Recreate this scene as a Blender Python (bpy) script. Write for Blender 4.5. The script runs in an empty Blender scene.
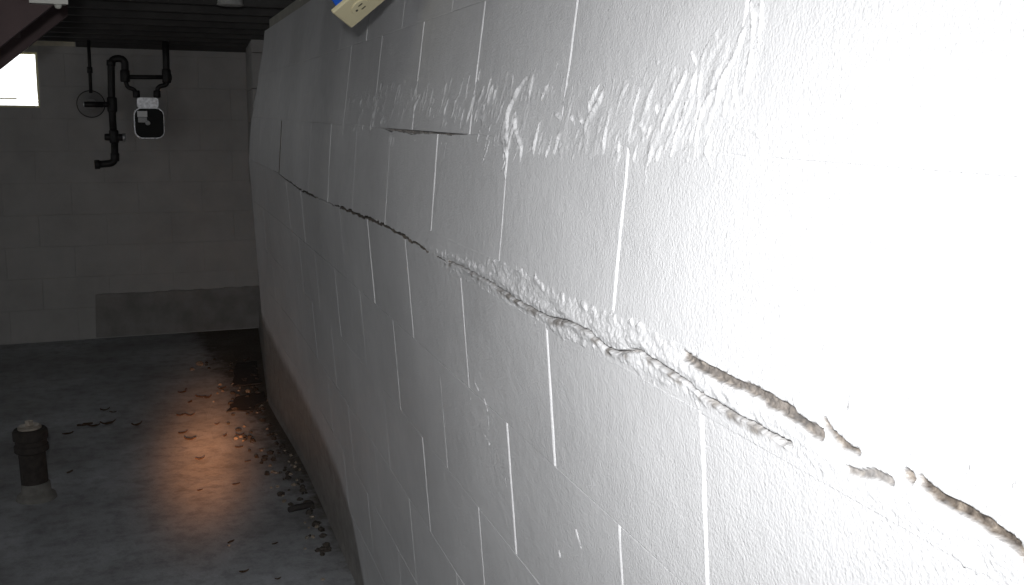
import bpy, math, random
import numpy as np
from mathutils import Vector

S = bpy.context.scene
COL = S.collection
random.seed(7)
RNG = np.random.default_rng(11)

# ------------------------------------------------------------------ camera
EYE = 1.49                                   # lens height above the slab
F_PX, YAW, PITCH, ROLL = 1080.5, 0.4034, 0.1631, 0.0111
FW = np.array([math.sin(YAW)*math.cos(PITCH), math.cos(YAW)*math.cos(PITCH), -math.sin(PITCH)])
_r = np.array([math.cos(YAW), -math.sin(YAW), 0.0])
_u = np.cross(_r, FW)
RT = math.cos(ROLL)*_r + math.sin(ROLL)*_u
UP = -math.sin(ROLL)*_r + math.cos(ROLL)*_u
CAM = np.array([0.0, 0.0, EYE])
cd = bpy.data.cameras.new('camera')
cd.sensor_fit = 'HORIZONTAL'
cd.sensor_width = 36.0
cd.lens = 36.0*F_PX/1024.0
cd.clip_start = 0.02
cam = bpy.data.objects.new('camera', cd)
COL.objects.link(cam)
from mathutils import Matrix
M = Matrix(((RT[0], UP[0], -FW[0], CAM[0]), (RT[1], UP[1], -FW[1], CAM[1]), (RT[2], UP[2], -FW[2], CAM[2]), (0, 0, 0, 1)))
cam.matrix_world = M
S.camera = cam

# ------------------------------------------------------------------ light
S.view_settings.view_transform = 'Standard'
S.view_settings.look = 'None'
S.view_settings.gamma = 1.0
S.view_settings.use_curve_mapping = False
S.view_settings.exposure = 0.0
w = bpy.data.worlds.new('overcast_sky')
S.world = w
w.use_nodes = True
bg = w.node_tree.nodes['Background']
bg.inputs['Color'].default_value = (0.97, 0.985, 1.0, 1)
bg.inputs['Strength'].default_value = 2.35


def aim(o, pos, target):
    o.location = Vector(pos)
    d = Vector(target) - Vector(pos)
    o.rotation_euler = d.to_track_quat('-Z', 'Y').to_euler()


def beam_profile(light, sigma):
    """intensity of a reflector lamp: bright on its axis, falling off softly to the sides"""
    light.use_nodes = True
    nt_ = light.node_tree
    em = nt_.nodes['Emission']
    tc = nt_.nodes.new('ShaderNodeTexCoord')
    dot = nt_.nodes.new('ShaderNodeVectorMath')
    dot.operation = 'DOT_PRODUCT'
    dot.inputs[1].default_value = (0, 0, -1)
    nt_.links.new(tc.outputs['Normal'], dot.inputs[0])
    prev = dot.outputs['Value']
    for op, v in (('MINIMUM', 1.0), ('ARCCOSINE', None), ('DIVIDE', sigma), ('POWER', 2.0), ('MULTIPLY', -1.0), ('EXPONENT', None)):
        m = nt_.nodes.new('ShaderNodeMath')
        m.operation = op
        nt_.links.new(prev, m.inputs[0])
        if v is not None:
            m.inputs[1].default_value = v
        prev = m.outputs[0]
    nt_.links.new(prev, em.inputs['Strength'])


# the camera's own flash, beside and above the lens
fl = bpy.data.lights.new('camera_flash', 'POINT')
fl.shadow_soft_size = 0.022
fl.energy = 157.0
fl.color = (0.985, 0.99, 1.0)
beam_profile(fl, 0.57)
flash = bpy.data.objects.new('camera_flash', fl)
COL.objects.link(flash)
fpos = CAM - 0.05*RT + 0.08*UP
aim(flash, fpos, fpos + FW + RT*(515-512)/F_PX - UP*(450-292.5)/F_PX)

# a warm torch held at hip height, pointing at the slab
tl = bpy.data.lights.new('hand_torch', 'SPOT')
tl.energy = 3700.0
tl.color = (1.0, 0.40, 0.16)
tl.spot_size = math.radians(16)
tl.spot_blend = 0.3
beam_profile(tl, 0.032)
tl.shadow_soft_size = 0.03
torch = bpy.data.objects.new('hand_torch', tl)
COL.objects.link(torch)
aim(torch, (-0.12, 0.0, 0.98), (0.575, 4.80, 0.0))

# ------------------------------------------------------------------ pixel helpers
def ray(x, y):
    v = FW + RT*(x-512.0)/F_PX - UP*(y-292.5)/F_PX
    return v/v[1]


def at_depth(x, y, Y):
    return CAM + ray(x, y)*Y


def on_floor(x, y, z=0.0):
    v = ray(x, y)
    return CAM + v*((z-EYE)/v[2])


# ------------------------------------------------------------------ the bowed wall surface
HB, LB = 0.2032, 0.4064
Z0 = EYE - 0.031 - HB                        # height of the cracked bed joint
T0 = 0.7737
YB = 7.5                                     # face of the back wall


def lat(t, h):
    """distance of the wall face from the camera line, at length t and height h above the cracked joint"""
    t = np.asarray(t, float)
    h = np.asarray(h, float)
    tc = np.minimum(t, 5.5)
    x = 0.4328 + 0.101*tc - 0.0024*tc*tc + 0.0746*np.maximum(t-5.5, 0)
    wgt = np.clip((h+1.25)/0.9, 0, 1)
    wgt = 0.40 + 0.60*wgt*wgt*(3-2*wgt)
    over = np.maximum(t-(5.5-0.27*np.clip((h-0.15)/0.4, 0, 1)), 0)
    x = x + over*0.19*wgt*np.minimum(over/0.15, 1)
    easing = np.clip((t-4.2)/1.4, 0, 1)
    easing = 1.0 - 0.36*easing*easing*(3-2*easing)   # the bow dies out towards the far corner
    x = x + np.where(h < 0, -h*0.0841*easing, np.where(h < HB, h*0.0761, HB*0.0761 + (h-HB)*0.1229))
    return x


def normal(t, h):
    e = 1e-3
    dt = (lat(t+e, h)-lat(t-e, h))/(2*e)
    dh = (lat(t, h+e)-lat(t, h-e))/(2*e)
    n = np.stack([-np.ones_like(dt), dt, dh], -1)
    return n/np.linalg.norm(n, axis=-1, keepdims=True)


def surf(t, h, off=0.0):
    """points on the wall; off > 0 stands proud into the room"""
    t, h, off = np.broadcast_arrays(np.asarray(t, float), np.asarray(h, float), np.asarray(off, float))
    P = np.stack([lat(t, h), t, Z0+h], -1)
    return P + normal(t, h)*off[..., None]


def wall_hit(x, y):
    v = ray(x, y)
    ts = np.linspace(0.2, 8, 6000)
    Fv = v[0]*ts - lat(ts, v[2]*ts + EYE - Z0)
    i = np.where(np.diff(np.sign(Fv)) != 0)[0]
    i = i[0] if len(i) else 0
    return ts[i], v[2]*ts[i] + EYE - Z0


def vnoise(x, y, seed=0):
    """cheap 2-D value noise, 0..1"""
    r = np.random.default_rng(seed).random((128, 128))
    x = np.asarray(x, float)
    y = np.asarray(y, float)
    xi = np.floor(x).astype(int)
    yi = np.floor(y).astype(int)
    fx = x-xi
    fy = y-yi
    fx = fx*fx*(3-2*fx)
    fy = fy*fy*(3-2*fy)
    a = r[xi % 128, yi % 128]
    b = r[(xi+1) % 128, yi % 128]
    c = r[xi % 128, (yi+1) % 128]
    d = r[(xi+1) % 128, (yi+1) % 128]
    return (a*(1-fx)+b*fx)*(1-fy) + (c*(1-fx)+d*fx)*fy


def fbm(x, y, seed=0, oct=4):
    s = 0
    amp = 1
    tot = 0
    for k in range(oct):
        s = s + amp*vnoise(x*2**k, y*2**k, seed+k)
        tot += amp
        amp *= 0.55
    return s/tot


# ------------------------------------------------------------------ materials
def mat(name):
    m = bpy.data.materials.new(name)
    m.use_nodes = True
    nt = m.node_tree
    b = nt.nodes['Principled BSDF']
    return m, nt, b


def nnoise(nt, scale, detail=4, rough=0.55, vec=None):
    n = nt.nodes.new('ShaderNodeTexNoise')
    n.inputs['Scale'].default_value = scale
    n.inputs['Detail'].default_value = detail
    n.inputs['Roughness'].default_value = rough
    if vec is not None:
        nt.links.new(vec, n.inputs['Vector'])
    return n.outputs['Fac']


def ramp(nt, fac, stops):
    r = nt.nodes.new('ShaderNodeValToRGB')
    els = r.color_ramp.elements
    els[0].position, els[0].color = stops[0][0], (*stops[0][1], 1)
    els[1].position, els[1].color = stops[-1][0], (*stops[-1][1], 1)
    for p, c in stops[1:-1]:
        e = els.new(p)
        e.color = (*c, 1)
    nt.links.new(fac, r.inputs['Fac'])
    return r.outputs['Color']


def mix(nt, fac, a, b):
    m = nt.nodes.new('ShaderNodeMix')
    m.data_type = 'RGBA'
    for sock, v in ((m.inputs[0], fac), (m.inputs[6], a), (m.inputs[7], b)):
        if isinstance(v, (int, float)):
            sock.default_value = v
        elif isinstance(v, tuple):
            sock.default_value = (*v, 1)
        else:
            nt.links.new(v, sock)
    return m.outputs[2]


def math_(nt, op, a, b=0.0, c=None, clamp=False):
    m = nt.nodes.new('ShaderNodeMath')
    m.operation = op
    m.use_clamp = clamp
    for k, v in enumerate((a, b) + ((c,) if c is not None else ())):
        if isinstance(v, (int, float)):
            m.inputs[k].default_value = v
        else:
            nt.links.new(v, m.inputs[k])
    return m.outputs[0]


def bump(nt, b, layers):
    prev = None
    for h, strength, dist in layers:
        n = nt.nodes.new('ShaderNodeBump')
        n.inputs['Strength'].default_value = strength
        n.inputs['Distance'].default_value = dist
        nt.links.new(h, n.inputs['Height'])
        if prev:
            nt.links.new(prev, n.inputs['Normal'])
        prev = n.outputs['Normal']
    nt.links.new(prev, b.inputs['Normal'])


def position(nt):
    g = nt.nodes.new('ShaderNodeNewGeometry')
    return g.outputs['Position']


def simple(name, col, rough=0.6, metal=0.0, var=0.15, scale=20.0, bmp=0.0, bscale=80.0):
    m, nt, b = mat(name)
    P = position(nt)
    n = nnoise(nt, scale, 4, 0.6, P)
    lo = tuple(c*(1-var) for c in col)
    hi = tuple(min(1, c*(1+var)) for c in col)
    nt.links.new(ramp(nt, n, [(0.3, lo), (0.7, hi)]), b.inputs['Base Color'])
    b.inputs['Roughness'].default_value = rough
    b.inputs['Metallic'].default_value = metal
    if bmp:
        bump(nt, b, [(nnoise(nt, bscale, 3, 0.6, P), bmp, 0.002)])
    return m


def wall_paint(name, bare=False):
    """grey-white masonry paint, darker in a band along the foot of the wall"""
    m, nt, b = mat(name)
    P = position(nt)
    big = nnoise(nt, 3.0, 5, 0.6, P)
    col = ramp(nt, big, [(0.25, (0.50, 0.50, 0.505)), (0.75, (0.62, 0.62, 0.625))])
    # darker band along the foot of the wall, climbing towards the far corner
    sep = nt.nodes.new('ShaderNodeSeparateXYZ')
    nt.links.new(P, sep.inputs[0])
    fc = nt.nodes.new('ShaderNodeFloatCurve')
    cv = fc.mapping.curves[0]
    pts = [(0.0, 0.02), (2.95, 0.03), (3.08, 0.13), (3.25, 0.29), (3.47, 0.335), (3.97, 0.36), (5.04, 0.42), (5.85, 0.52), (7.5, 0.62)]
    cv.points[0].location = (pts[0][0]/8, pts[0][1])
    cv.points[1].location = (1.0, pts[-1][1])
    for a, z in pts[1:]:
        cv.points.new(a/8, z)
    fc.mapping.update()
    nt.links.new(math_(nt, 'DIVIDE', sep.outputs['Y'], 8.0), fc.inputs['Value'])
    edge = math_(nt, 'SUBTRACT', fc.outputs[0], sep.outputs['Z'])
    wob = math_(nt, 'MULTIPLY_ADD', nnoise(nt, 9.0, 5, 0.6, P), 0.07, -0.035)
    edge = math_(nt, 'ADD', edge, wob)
    dirt = math_(nt, 'MULTIPLY_ADD', edge, 16.0, 0.2, clamp=True)  # mask of the darker foot band
    band_col = ramp(nt, nnoise(nt, 14.0, 5, 0.65, P), [(0.3, (0.18, 0.17, 0.16)), (0.7, (0.29, 0.275, 0.26))])
    col = mix(nt, dirt, col, band_col)
    if bare:
        at = nt.nodes.new('ShaderNodeAttribute')
        at.attribute_name = 'bare'
        bc = ramp(nt, nnoise(nt, 120.0, 4, 0.6, P), [(0.3, (0.038, 0.031, 0.026)), (0.55, (0.13, 0.108, 0.088)), (0.8, (0.27, 0.235, 0.19))])
        col = mix(nt, at.outputs['Fac'], col, bc)
    nt.links.new(col, b.inputs['Base Color'])
    rr = ramp(nt, nnoise(nt, 30.0, 3, 0.5, P), [(0.3, (0.40,)*3), (0.7, (0.58,)*3)])
    nt.links.new(rr, b.inputs['Roughness'])
    b.inputs['Specular IOR Level'].default_value = 0.45
    bump(nt, b, [(nnoise(nt, 45.0, 3, 0.55, P), 0.35, 0.0025), (nnoise(nt, 300.0, 3, 0.6, P), 0.85, 0.0013)])
    return m


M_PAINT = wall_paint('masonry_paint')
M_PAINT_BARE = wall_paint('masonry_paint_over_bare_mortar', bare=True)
M_DARKGAP = simple('old_mortar', (0.10, 0.085, 0.07), 0.95, var=0.35, scale=60)
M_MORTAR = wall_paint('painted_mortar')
M_BACK = simple('back_wall_paint', (0.385, 0.375, 0.365), 0.75, var=0.10, scale=5, bmp=0.4, bscale=120)
M_DARKGREY = simple('dark_grey_masonry', (0.235, 0.225, 0.215), 0.8, var=0.2, scale=8, bmp=0.4, bscale=60)
M_WOOD = simple('dark_joist_wood', (0.045, 0.043, 0.041), 0.85, var=0.3, scale=6)
M_STAIR = simple('red_brown_stair_paint', (0.062, 0.040, 0.040), 0.8, var=0.2, scale=6)
M_IRON = simple('black_iron', (0.018, 0.017, 0.017), 0.55, var=0.3, scale=30, bmp=0.2)
M_METER = simple('dark_meter_case', (0.008, 0.010, 0.010), 0.75, var=0.15, scale=20)
M_ALU = simple('dull_aluminium', (0.62, 0.63, 0.65), 0.45, 0.85, 0.3, 60, 0.4, 120)
M_PALE = simple('pale_plate', (0.85, 0.86, 0.86), 0.38, var=0.05)
M_GREYG = simple('grey_glass_face', (0.30, 0.31, 0.31), 0.3, var=0.1)
M_CREAM = simple('cream_plastic', (0.50, 0.45, 0.29), 0.38, var=0.04)
M_SLOT = simple('dark_slot', (0.02, 0.018, 0.015), 0.7)
M_BLUE = simple('blue_plastic_box', (0.012, 0.085, 0.46), 0.45, var=0.06)
M_CABLE = simple('white_cable', (0.6, 0.6, 0.58), 0.5, var=0.05)
M_BOXG = simple('grey_box_metal', (0.30, 0.30, 0.29), 0.6, var=0.08)
M_PORC = simple('porcelain', (0.40, 0.40, 0.36), 0.45, var=0.05)
M_CAST = simple('rusty_cast_iron', (0.030, 0.024, 0.020), 0.8, var=0.45, scale=40, bmp=0.6)
M_COLLAR = simple('pale_cement_collar', (0.17, 0.165, 0.15), 0.85, var=0.2, scale=30, bmp=0.5)
M_BRASS = simple('dull_brass_plug', (0.45, 0.40, 0.34), 0.45, 0.4, 0.3, 50)
M_FRAMEW = simple('cream_window_frame', (0.85, 0.80, 0.50), 0.6, var=0.08)
M_LEAF = simple('dry_brown_leaf', (0.060, 0.034, 0.018), 0.8, var=0.4, scale=80)
M_CHIP = simple('pale_mortar_chip', (0.22, 0.18, 0.14), 0.9, var=0.35, scale=60)
M_DIRTC = simple('dark_dirt_crumb', (0.045, 0.037, 0.030), 0.95, var=0.4, scale=60)
M_TAR = simple('black_tar_paper', (0.030, 0.026, 0.024), 0.9, var=0.4, scale=25, bmp=0.5)
M_REG = simple('grey_regulator_paint', (0.24, 0.235, 0.23), 0.6, var=0.1)
M_HEAD = simple('pale_head_board', (0.62, 0.58, 0.46), 0.8, var=0.1)
M_BOARD = simple('grey_weathered_board', (0.33, 0.32, 0.28), 0.8, var=0.15, scale=9)

# slab
M_FLOOR, nt, b = mat('damp_concrete_slab')
P = position(nt)
c1 = ramp(nt, nnoise(nt, 1.7, 7, 0.62, P), [(0.30, (0.22, 0.222, 0.226)), (0.55, (0.37, 0.383, 0.405)), (0.75, (0.50, 0.52, 0.555))])
c2 = ramp(nt, nnoise(nt, 16.0, 6, 0.7, P), [(0.36, (0.35, 0.33, 0.31)), (0.55, (1, 1, 1))])
mm = nt.nodes.new('ShaderNodeMix')
mm.data_type = 'RGBA'
mm.blend_type = 'MULTIPLY'
mm.inputs[0].default_value = 0.5
nt.links.new(c1, mm.inputs[6])
nt.links.new(c2, mm.inputs[7])
sp_ = nt.nodes.new('ShaderNodeSeparateXYZ')
nt.links.new(P, sp_.inputs[0])
yy_ = math_(nt, 'MULTIPLY', sp_.outputs['Y'], sp_.outputs['Y'])
wl_ = math_(nt, 'ADD', math_(nt, 'MULTIPLY_ADD', sp_.outputs['Y'], 0.101, 0.53), math_(nt, 'MULTIPLY', yy_, -0.0024))
reach = math_(nt, 'MULTIPLY', math_(nt, 'SUBTRACT', sp_.outputs['Y'], 3.2), 0.085, clamp=True)
dd_ = math_(nt, 'SUBTRACT', math_(nt, 'ADD', sp_.outputs['X'], reach), wl_)
dn_ = math_(nt, 'MULTIPLY_ADD', nnoise(nt, 13.0, 6, 0.7, P), 0.34, -0.19)
soil = math_(nt, 'MULTIPLY_ADD', math_(nt, 'ADD', dd_, dn_), 9.0, 0.3, clamp=True)
scol = ramp(nt, nnoise(nt, 70.0, 5, 0.7, P), [(0.35, (0.035, 0.028, 0.022)), (0.6, (0.11, 0.09, 0.07)), (0.75, (0.26, 0.20, 0.15))])
nt.links.new(mix(nt, soil, mm.outputs[2], scol), b.inputs['Base Color'])
nt.links.new(ramp(nt, nnoise(nt, 4.0, 4, 0.6, P), [(0.3, (0.5,)*3), (0.7, (0.85,)*3)]), b.inputs['Roughness'])
bump(nt, b, [(nnoise(nt, 6.0, 6, 0.65, P), 0.35, 0.016), (nnoise(nt, 90.0, 4, 0.6, P), 0.5, 0.004)])

M_GLASS = bpy.data.materials.new('window_glass')
M_GLASS.use_nodes = True
nt = M_GLASS.node_tree
nt.nodes.clear()
o_ = nt.nodes.new('ShaderNodeOutputMaterial')
mx = nt.nodes.new('ShaderNodeMixShader')
tr = nt.nodes.new('ShaderNodeBsdfTransparent')
gl = nt.nodes.new('ShaderNodeBsdfGlossy')
gl.inputs['Roughness'].default_value = 0.05
mx.inputs[0].default_value = 0.06
nt.links.new(tr.outputs[0], mx.inputs[1])
nt.links.new(gl.outputs[0], mx.inputs[2])
nt.links.new(mx.outputs[0], o_.inputs[0])


# ------------------------------------------------------------------ mesh helpers
class MB:
    def __init__(self):
        self.v = []
        self.f = []
        self.s = []

    def add(self, vs, fs, smooth=False):
        o = len(self.v)
        self.v += [tuple(float(c) for c in p) for p in vs]
        self.f += [tuple(i+o for i in f) for f in fs]
        self.s += [smooth]*len(fs)
        return self

    def box(self, x0, x1, y0, y1, z0, z1):
        vs = [(x, y, z) for x in (x0, x1) for y in (y0, y1) for z in (z0, z1)]
        return self.add(vs, [(0, 1, 3, 2), (4, 6, 7, 5), (0, 4, 5, 1), (2, 3, 7, 6), (0, 2, 6, 4), (1, 5, 7, 3)])

    def obox(self, c, ax, ay, az, bev=0.0):
        """oriented box, half extents are the vectors ax, ay, az; optional chamfer as a fraction"""
        c, ax, ay, az = (np.asarray(q, float) for q in (c, ax, ay, az))
        if not bev:
            vs = [c+sx*ax+sy*ay+sz*az for sx in (-1, 1) for sy in (-1, 1) for sz in (-1, 1)]
            return self.add(vs, [(0, 1, 3, 2), (4, 6, 7, 5), (0, 4, 5, 1), (2, 3, 7, 6), (0, 2, 6, 4), (1, 5, 7, 3)])
        return self

    def prism(self, outline, depth_vec):
        n = len(outline)
        a = [np.asarray(p, float) for p in outline]
        d = np.asarray(depth_vec, float)
        vs = a + [p+d for p in a]
        fs = [tuple(range(n))[::-1], tuple(range(n, 2*n))] + [(i, (i+1) % n, n+(i+1) % n, n+i) for i in range(n)]
        return self.add(vs, fs)

    def tube(self, pts, r, n=14, cap=True, smooth=True):
        pts = [np.asarray(p, float) for p in pts]
        rs = r if hasattr(r, '__len__') else [r]*len(pts)
        tang = []
        for i in range(len(pts)):
            a = pts[max(i-1, 0)]
            c = pts[min(i+1, len(pts)-1)]
            d = c-a
            tang.append(d/max(np.linalg.norm(d), 1e-9))
        ref = np.array([0, 0, 1.0]) if abs(tang[0][2]) < 0.9 else np.array([1.0, 0, 0])
        x = np.cross(tang[0], ref)
        x /= np.linalg.norm(x)
        vs = []
        for p, t, rr in zip(pts, tang, rs):
            x = x - t*np.dot(x, t)
            x /= np.linalg.norm(x)
            y = np.cross(t, x)
            for k in range(n):
                a = 2*math.pi*k/n
                vs.append(p + rr*(math.cos(a)*x + math.sin(a)*y))
        fs = []
        for i in range(len(pts)-1):
            for k in range(n):
                fs.append((i*n+k, i*n+(k+1) % n, (i+1)*n+(k+1) % n, (i+1)*n+k))
        self.add(vs, fs, smooth)
        if cap:
            o = len(self.v)-len(vs)
            self.f += [tuple(o+k for k in range(n))[::-1], tuple(o+(len(pts)-1)*n+k for k in range(n))]
            self.s += [False, False]
        return self

    def lathe(self, c, axis, prof, n=24):
        """prof: list of (radius, distance along the axis)"""
        axis = np.asarray(axis, float)
        axis = axis/np.linalg.norm(axis)
        pts = [np.asarray(c, float)+axis*d for _, d in prof]
        ref = np.array([0, 0, 1.0]) if abs(axis[2]) < 0.9 else np.array([1.0, 0, 0])
        x = np.cross(axis, ref)
        x /= np.linalg.norm(x)
        y = np.cross(axis, x)
        vs = []
        for p, (rr, _) in zip(pts, prof):
            for k in range(n):
                a = 2*math.pi*k/n
                vs.append(p+rr*(math.cos(a)*x+math.sin(a)*y))
        fs = [(i*n+k, i*n+(k+1) % n, (i+1)*n+(k+1) % n, (i+1)*n+k) for i in range(len(prof)-1) for k in range(n)]
        fs += [tuple(range(n))[::-1], tuple((len(prof)-1)*n+k for k in range(n))]
        return self.add(vs, fs)

    def build(self, name, m, parent=None, origin=None):
        me = bpy.data.meshes.new(name)
        v = self.v
        if origin is not None:
            v = [(p[0]-origin[0], p[1]-origin[1], p[2]-origin[2]) for p in v]
        me.from_pydata(v, [], self.f)
        me.polygons.foreach_set('use_smooth', self.s)
        me.materials.append(m)
        me.validate()
        import bmesh
        bm = bmesh.new()
        bm.from_mesh(me)
        bmesh.ops.recalc_face_normals(bm, faces=bm.faces)
        bm.to_mesh(me)
        bm.free()
        o = bpy.data.objects.new(name, me)
        COL.objects.link(o)
        if origin is not None:
            o.location = Vector(tuple(float(c) for c in origin))
        if parent is not None:
            o.parent = parent
            if parent.type == 'EMPTY' or parent.location.length > 0:
                o.matrix_parent_inverse = Matrix.Translation(-Vector(world_loc(parent)))
        return o


def world_loc(o):
    # every parent here is only translated
    return o['_wl'] if '_wl' in o else tuple(o.location)


def tag(o, label=None, cat=None, group=None, kind=None):
    for k, v in (('label', label), ('category', cat), ('group', group), ('kind', kind)):
        if v:
            o[k] = v
    return o


def thing(name, label, cat, loc, group=None):
    o = bpy.data.objects.new(name, None)
    o.empty_display_size = 0.05
    COL.objects.link(o)
    o.location = Vector(tuple(float(c) for c in loc))
    return tag(o, label, cat, group)


def grid_mesh(name, P, m, parent=None, attr=None, smooth=True):
    """P: (n, m, 3) array of points -> one open sheet"""
    a, b_ = P.shape[:2]
    idx = np.arange(a*b_).reshape(a, b_)
    q = np.stack([idx[:-1, :-1], idx[1:, :-1], idx[1:, 1:], idx[:-1, 1:]], -1).reshape(-1, 4)
    me = bpy.data.meshes.new(name)
    me.vertices.add(a*b_)
    me.vertices.foreach_set('co', P.reshape(-1).astype(np.float32))
    me.loops.add(q.size)
    me.loops.foreach_set('vertex_index', q.reshape(-1).astype(np.int32))
    me.polygons.add(len(q))
    me.polygons.foreach_set('loop_start', (np.arange(len(q))*4).astype(np.int32))
    me.polygons.foreach_set('use_smooth', np.full(len(q), smooth))
    me.update()
    me.validate()
    if attr is not None:
        at = me.attributes.new('bare', 'FLOAT', 'POINT')
        at.data.foreach_set('value', attr.reshape(-1).astype(np.float32))
    me.materials.append(m)
    o = bpy.data.objects.new(name, me)
    COL.objects.link(o)
    if parent is not None:
        o.parent = parent
    return o


# ================================================================== THE ROOM
XL, YR = -4.0, -2.4
ZC = EYE + 0.42                               # underside of the joists
fm = MB().box(XL-0.3, 2.2, YR-0.3, YB+0.4, -0.25, 0.0)
floor = tag(fm.build('floor', M_FLOOR), kind='structure')

# ---------------------------------------------------------------- right wall: mortar core
H_BOT, H_TOP = -6*HB-0.045, 3*HB
J1_OPEN = (1.60, 2.32)                         # eroded stretch of the upper bed joint
CR_T = np.array([0.0, 1.60, 1.738, 2.158, 2.619, 3.0, 3.598, 4.0, 4.23])
CR_H = np.array([0.0, -0.004, -0.008, 0.001, -0.007, -0.016, -0.022, -0.012, -0.004])


def crack_h(t):
    jag = (fbm(np.asarray(t, float)*48, 0*np.asarray(t, float)+3.3, 5, 4)-0.5)*0.011
    return np.interp(t, CR_T, CR_H) + jag


def crack_w(t):
    w_ = np.interp(t, [1.6, 1.75, 2.0, 2.55, 2.7, 2.95, 3.2, 3.35, 3.7, 4.2, 4.4], [0.0005, 0.0022, 0.0062, 0.0085, 0.007, 0.0012, 0.0014, 0.008, 0.0055, 0.003, 0.0008])
    return w_*(0.15+1.7*fbm(np.asarray(t, float)*60, 0*np.asarray(t, float)+8.1, 9, 3))


tt = np.concatenate([np.arange(YR, 0.2, 0.2), np.arange(0.2, 5.6, 0.05), [4.222, 4.228, 4.262, 4.27], np.arange(5.6, YB+0.3, 0.1)])
hh = np.unique(np.round(np.concatenate([np.linspace(H_BOT-0.05, H_TOP, 48), [-0.03, -0.022, -0.012, 0.0, 0.012, 0.02, 0.03], HB+np.array([-0.014, -0.008, 0.006, 0.012])]), 4))
tt = np.sort(tt)
TT, HH = np.meshgrid(tt, hh, indexing='ij')
rec = np.full(TT.shape, -0.0021)
rec = np.where((HH > -0.025) & (HH < 0.032) & (TT < 4.3), -0.035, rec)
rec = np.where((np.abs(HH-HB+0.003) < 0.013) & (TT > J1_OPEN[0]) & (TT < J1_OPEN[1]), -0.014, rec)
rec = np.where((np.abs(TT-4.246) < 0.022) & (HH > 0.0) & (HH < HB-0.005), -0.035, rec)
Pf = surf(TT, HH, rec)
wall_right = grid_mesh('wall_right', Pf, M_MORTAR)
wall_right.data.materials.append(M_DARKGAP)
deep = (rec < -0.02)
pm_ = np.zeros((len(tt)-1, len(hh)-1), int)
pm_[deep[:-1, :-1] | deep[1:, :-1] | deep[1:, 1:] | deep[:-1, 1:]] = 1
wall_right.data.polygons.foreach_set('material_index', pm_.reshape(-1).astype(np.int32))
tag(wall_right, 'bowed basement wall of painted concrete blocks with an open horizontal crack', None, None, 'structure')
# thickness behind the face
bmb = MB()
ring = [(YR, H_BOT-0.05), (YB+0.25, H_BOT-0.05), (YB+0.25, H_TOP), (YR, H_TOP)]
tl_ = np.linspace(YR, YB+0.25, 40)
for k in range(len(tl_)-1):
    a0, a1 = tl_[k], tl_[k+1]
    x0, x1 = float(lat(a0, H_BOT)), float(lat(a1, H_BOT))
    base = [(x0+0.10, a0), (x1+0.10, a1), (x1+0.30, a1), (x0+0.30, a0)]
    vs = [(p[0], p[1], Z0+H_BOT-0.05) for p in base] + [(p[0], p[1], Z0+H_TOP) for p in base]
    bmb.add(vs, [(0, 1, 2, 3), (7, 6, 5, 4), (0, 4, 5, 1), (2, 6, 7, 3)])
core = bmb.build('block_core', M_DARKGAP, wall_right)

# ---------------------------------------------------------------- right wall: the blocks
def block(t0, t1, hb, ht, nx, ny, off, tw, mb_mat, flat=(False, False), dark=(), name='concrete_block'):
    """one block: hb / ht are functions of t giving its lower and upper edge"""
    bx, bz = 0.0016, 0.0012
    us = np.concatenate([[0, bx], np.linspace(bx, (t1-t0)-bx, nx+1)[1:-1], [(t1-t0)-bx, t1-t0]]) + t0
    lo, hi = hb(us), ht(us)
    vs_ = np.concatenate([[0.0], np.linspace(0, 1, ny+1), [1.0]])
    Tg = np.repeat(us[:, None], len(vs_), 1)
    Hg = lo[:, None] + (hi-lo)[:, None]*vs_[None, :]
    Hg[:, 1] += bz
    Hg[:, -2] -= bz
    if ny > 4:                                   # hand-tooled upright joints wander a little
        wv = (fbm(Hg[0]*45, Hg[0]*0+t0*7.3, 33, 3)-0.5)*0.0030
        Tg[0] += wv
        Tg[1] += wv*1.3
        wv = (fbm(Hg[0]*45, Hg[0]*0+t1*7.3+4, 34, 3)-0.5)*0.0030
        Tg[-1] += wv
        Tg[-2] += wv*1.3
    D = np.full(Tg.shape, off) + tw[0]*(Tg-(t0+t1)/2) + tw[1]*(vs_[None, :]-0.5)
    for sl, dp in (((0, slice(None)), 0.0009), ((-1, slice(None)), 0.0009), ((slice(None), 0), 0.0 if flat[0] else 0.0004), ((slice(None), -1), 0.0 if flat[1] else 0.0001)):
        D[sl] -= dp
    Pg = surf(Tg, Hg, D)
    n0, n1 = Tg.shape
    vs = [tuple(p) for p in Pg.reshape(-1, 3)]
    fs = [(i*n1+j, (i+1)*n1+j, (i+1)*n1+j+1, i*n1+j+1) for i in range(n0-1) for j in range(n1-1)]
    per = [(i, 0) for i in range(n0)] + [(n0-1, j) for j in range(1, n1)] + [(i, n1-1) for i in range(n0-2, -1, -1)] + [(0, j) for j in range(n1-2, 0, -1)]
    pid = [i*n1+j for i, j in per]
    Tb = np.array([Tg[i, j] for i, j in per])
    Hbk = np.array([Hg[i, j] for i, j in per])
    back = surf(Tb, Hbk, -0.08)
    o = len(vs)
    vs += [tuple(p) for p in back]
    n = len(per)
    fs += [(pid[k], o+k, o+(k+1) % n, pid[(k+1) % n]) for k in range(n)]
    fs.append(tuple(o+k for k in range(n)))
    c = surf((t0+t1)/2, float((lo.mean()+hi.mean())/2), 0)
    ob = MB().add(vs, fs).build(name, mb_mat, wall_right, origin=c)
    if dark:                                     # broken, unpainted faces inside the crack
        ob.data.materials.append(M_DARKGAP)
        nf = (n0-1)*(n1-1)
        for k_ in range(n):
            (i0, j0), (i1, j1) = per[k_], per[(k_+1) % n]
            if ('top' in dark and j0 == j1 == n1-1) or ('low' in dark and j0 == j1 == 0) or ('start' in dark and i0 == i1 == 0):
                ob.data.polygons[nf+k_].material_index = 1
    return ob


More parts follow.
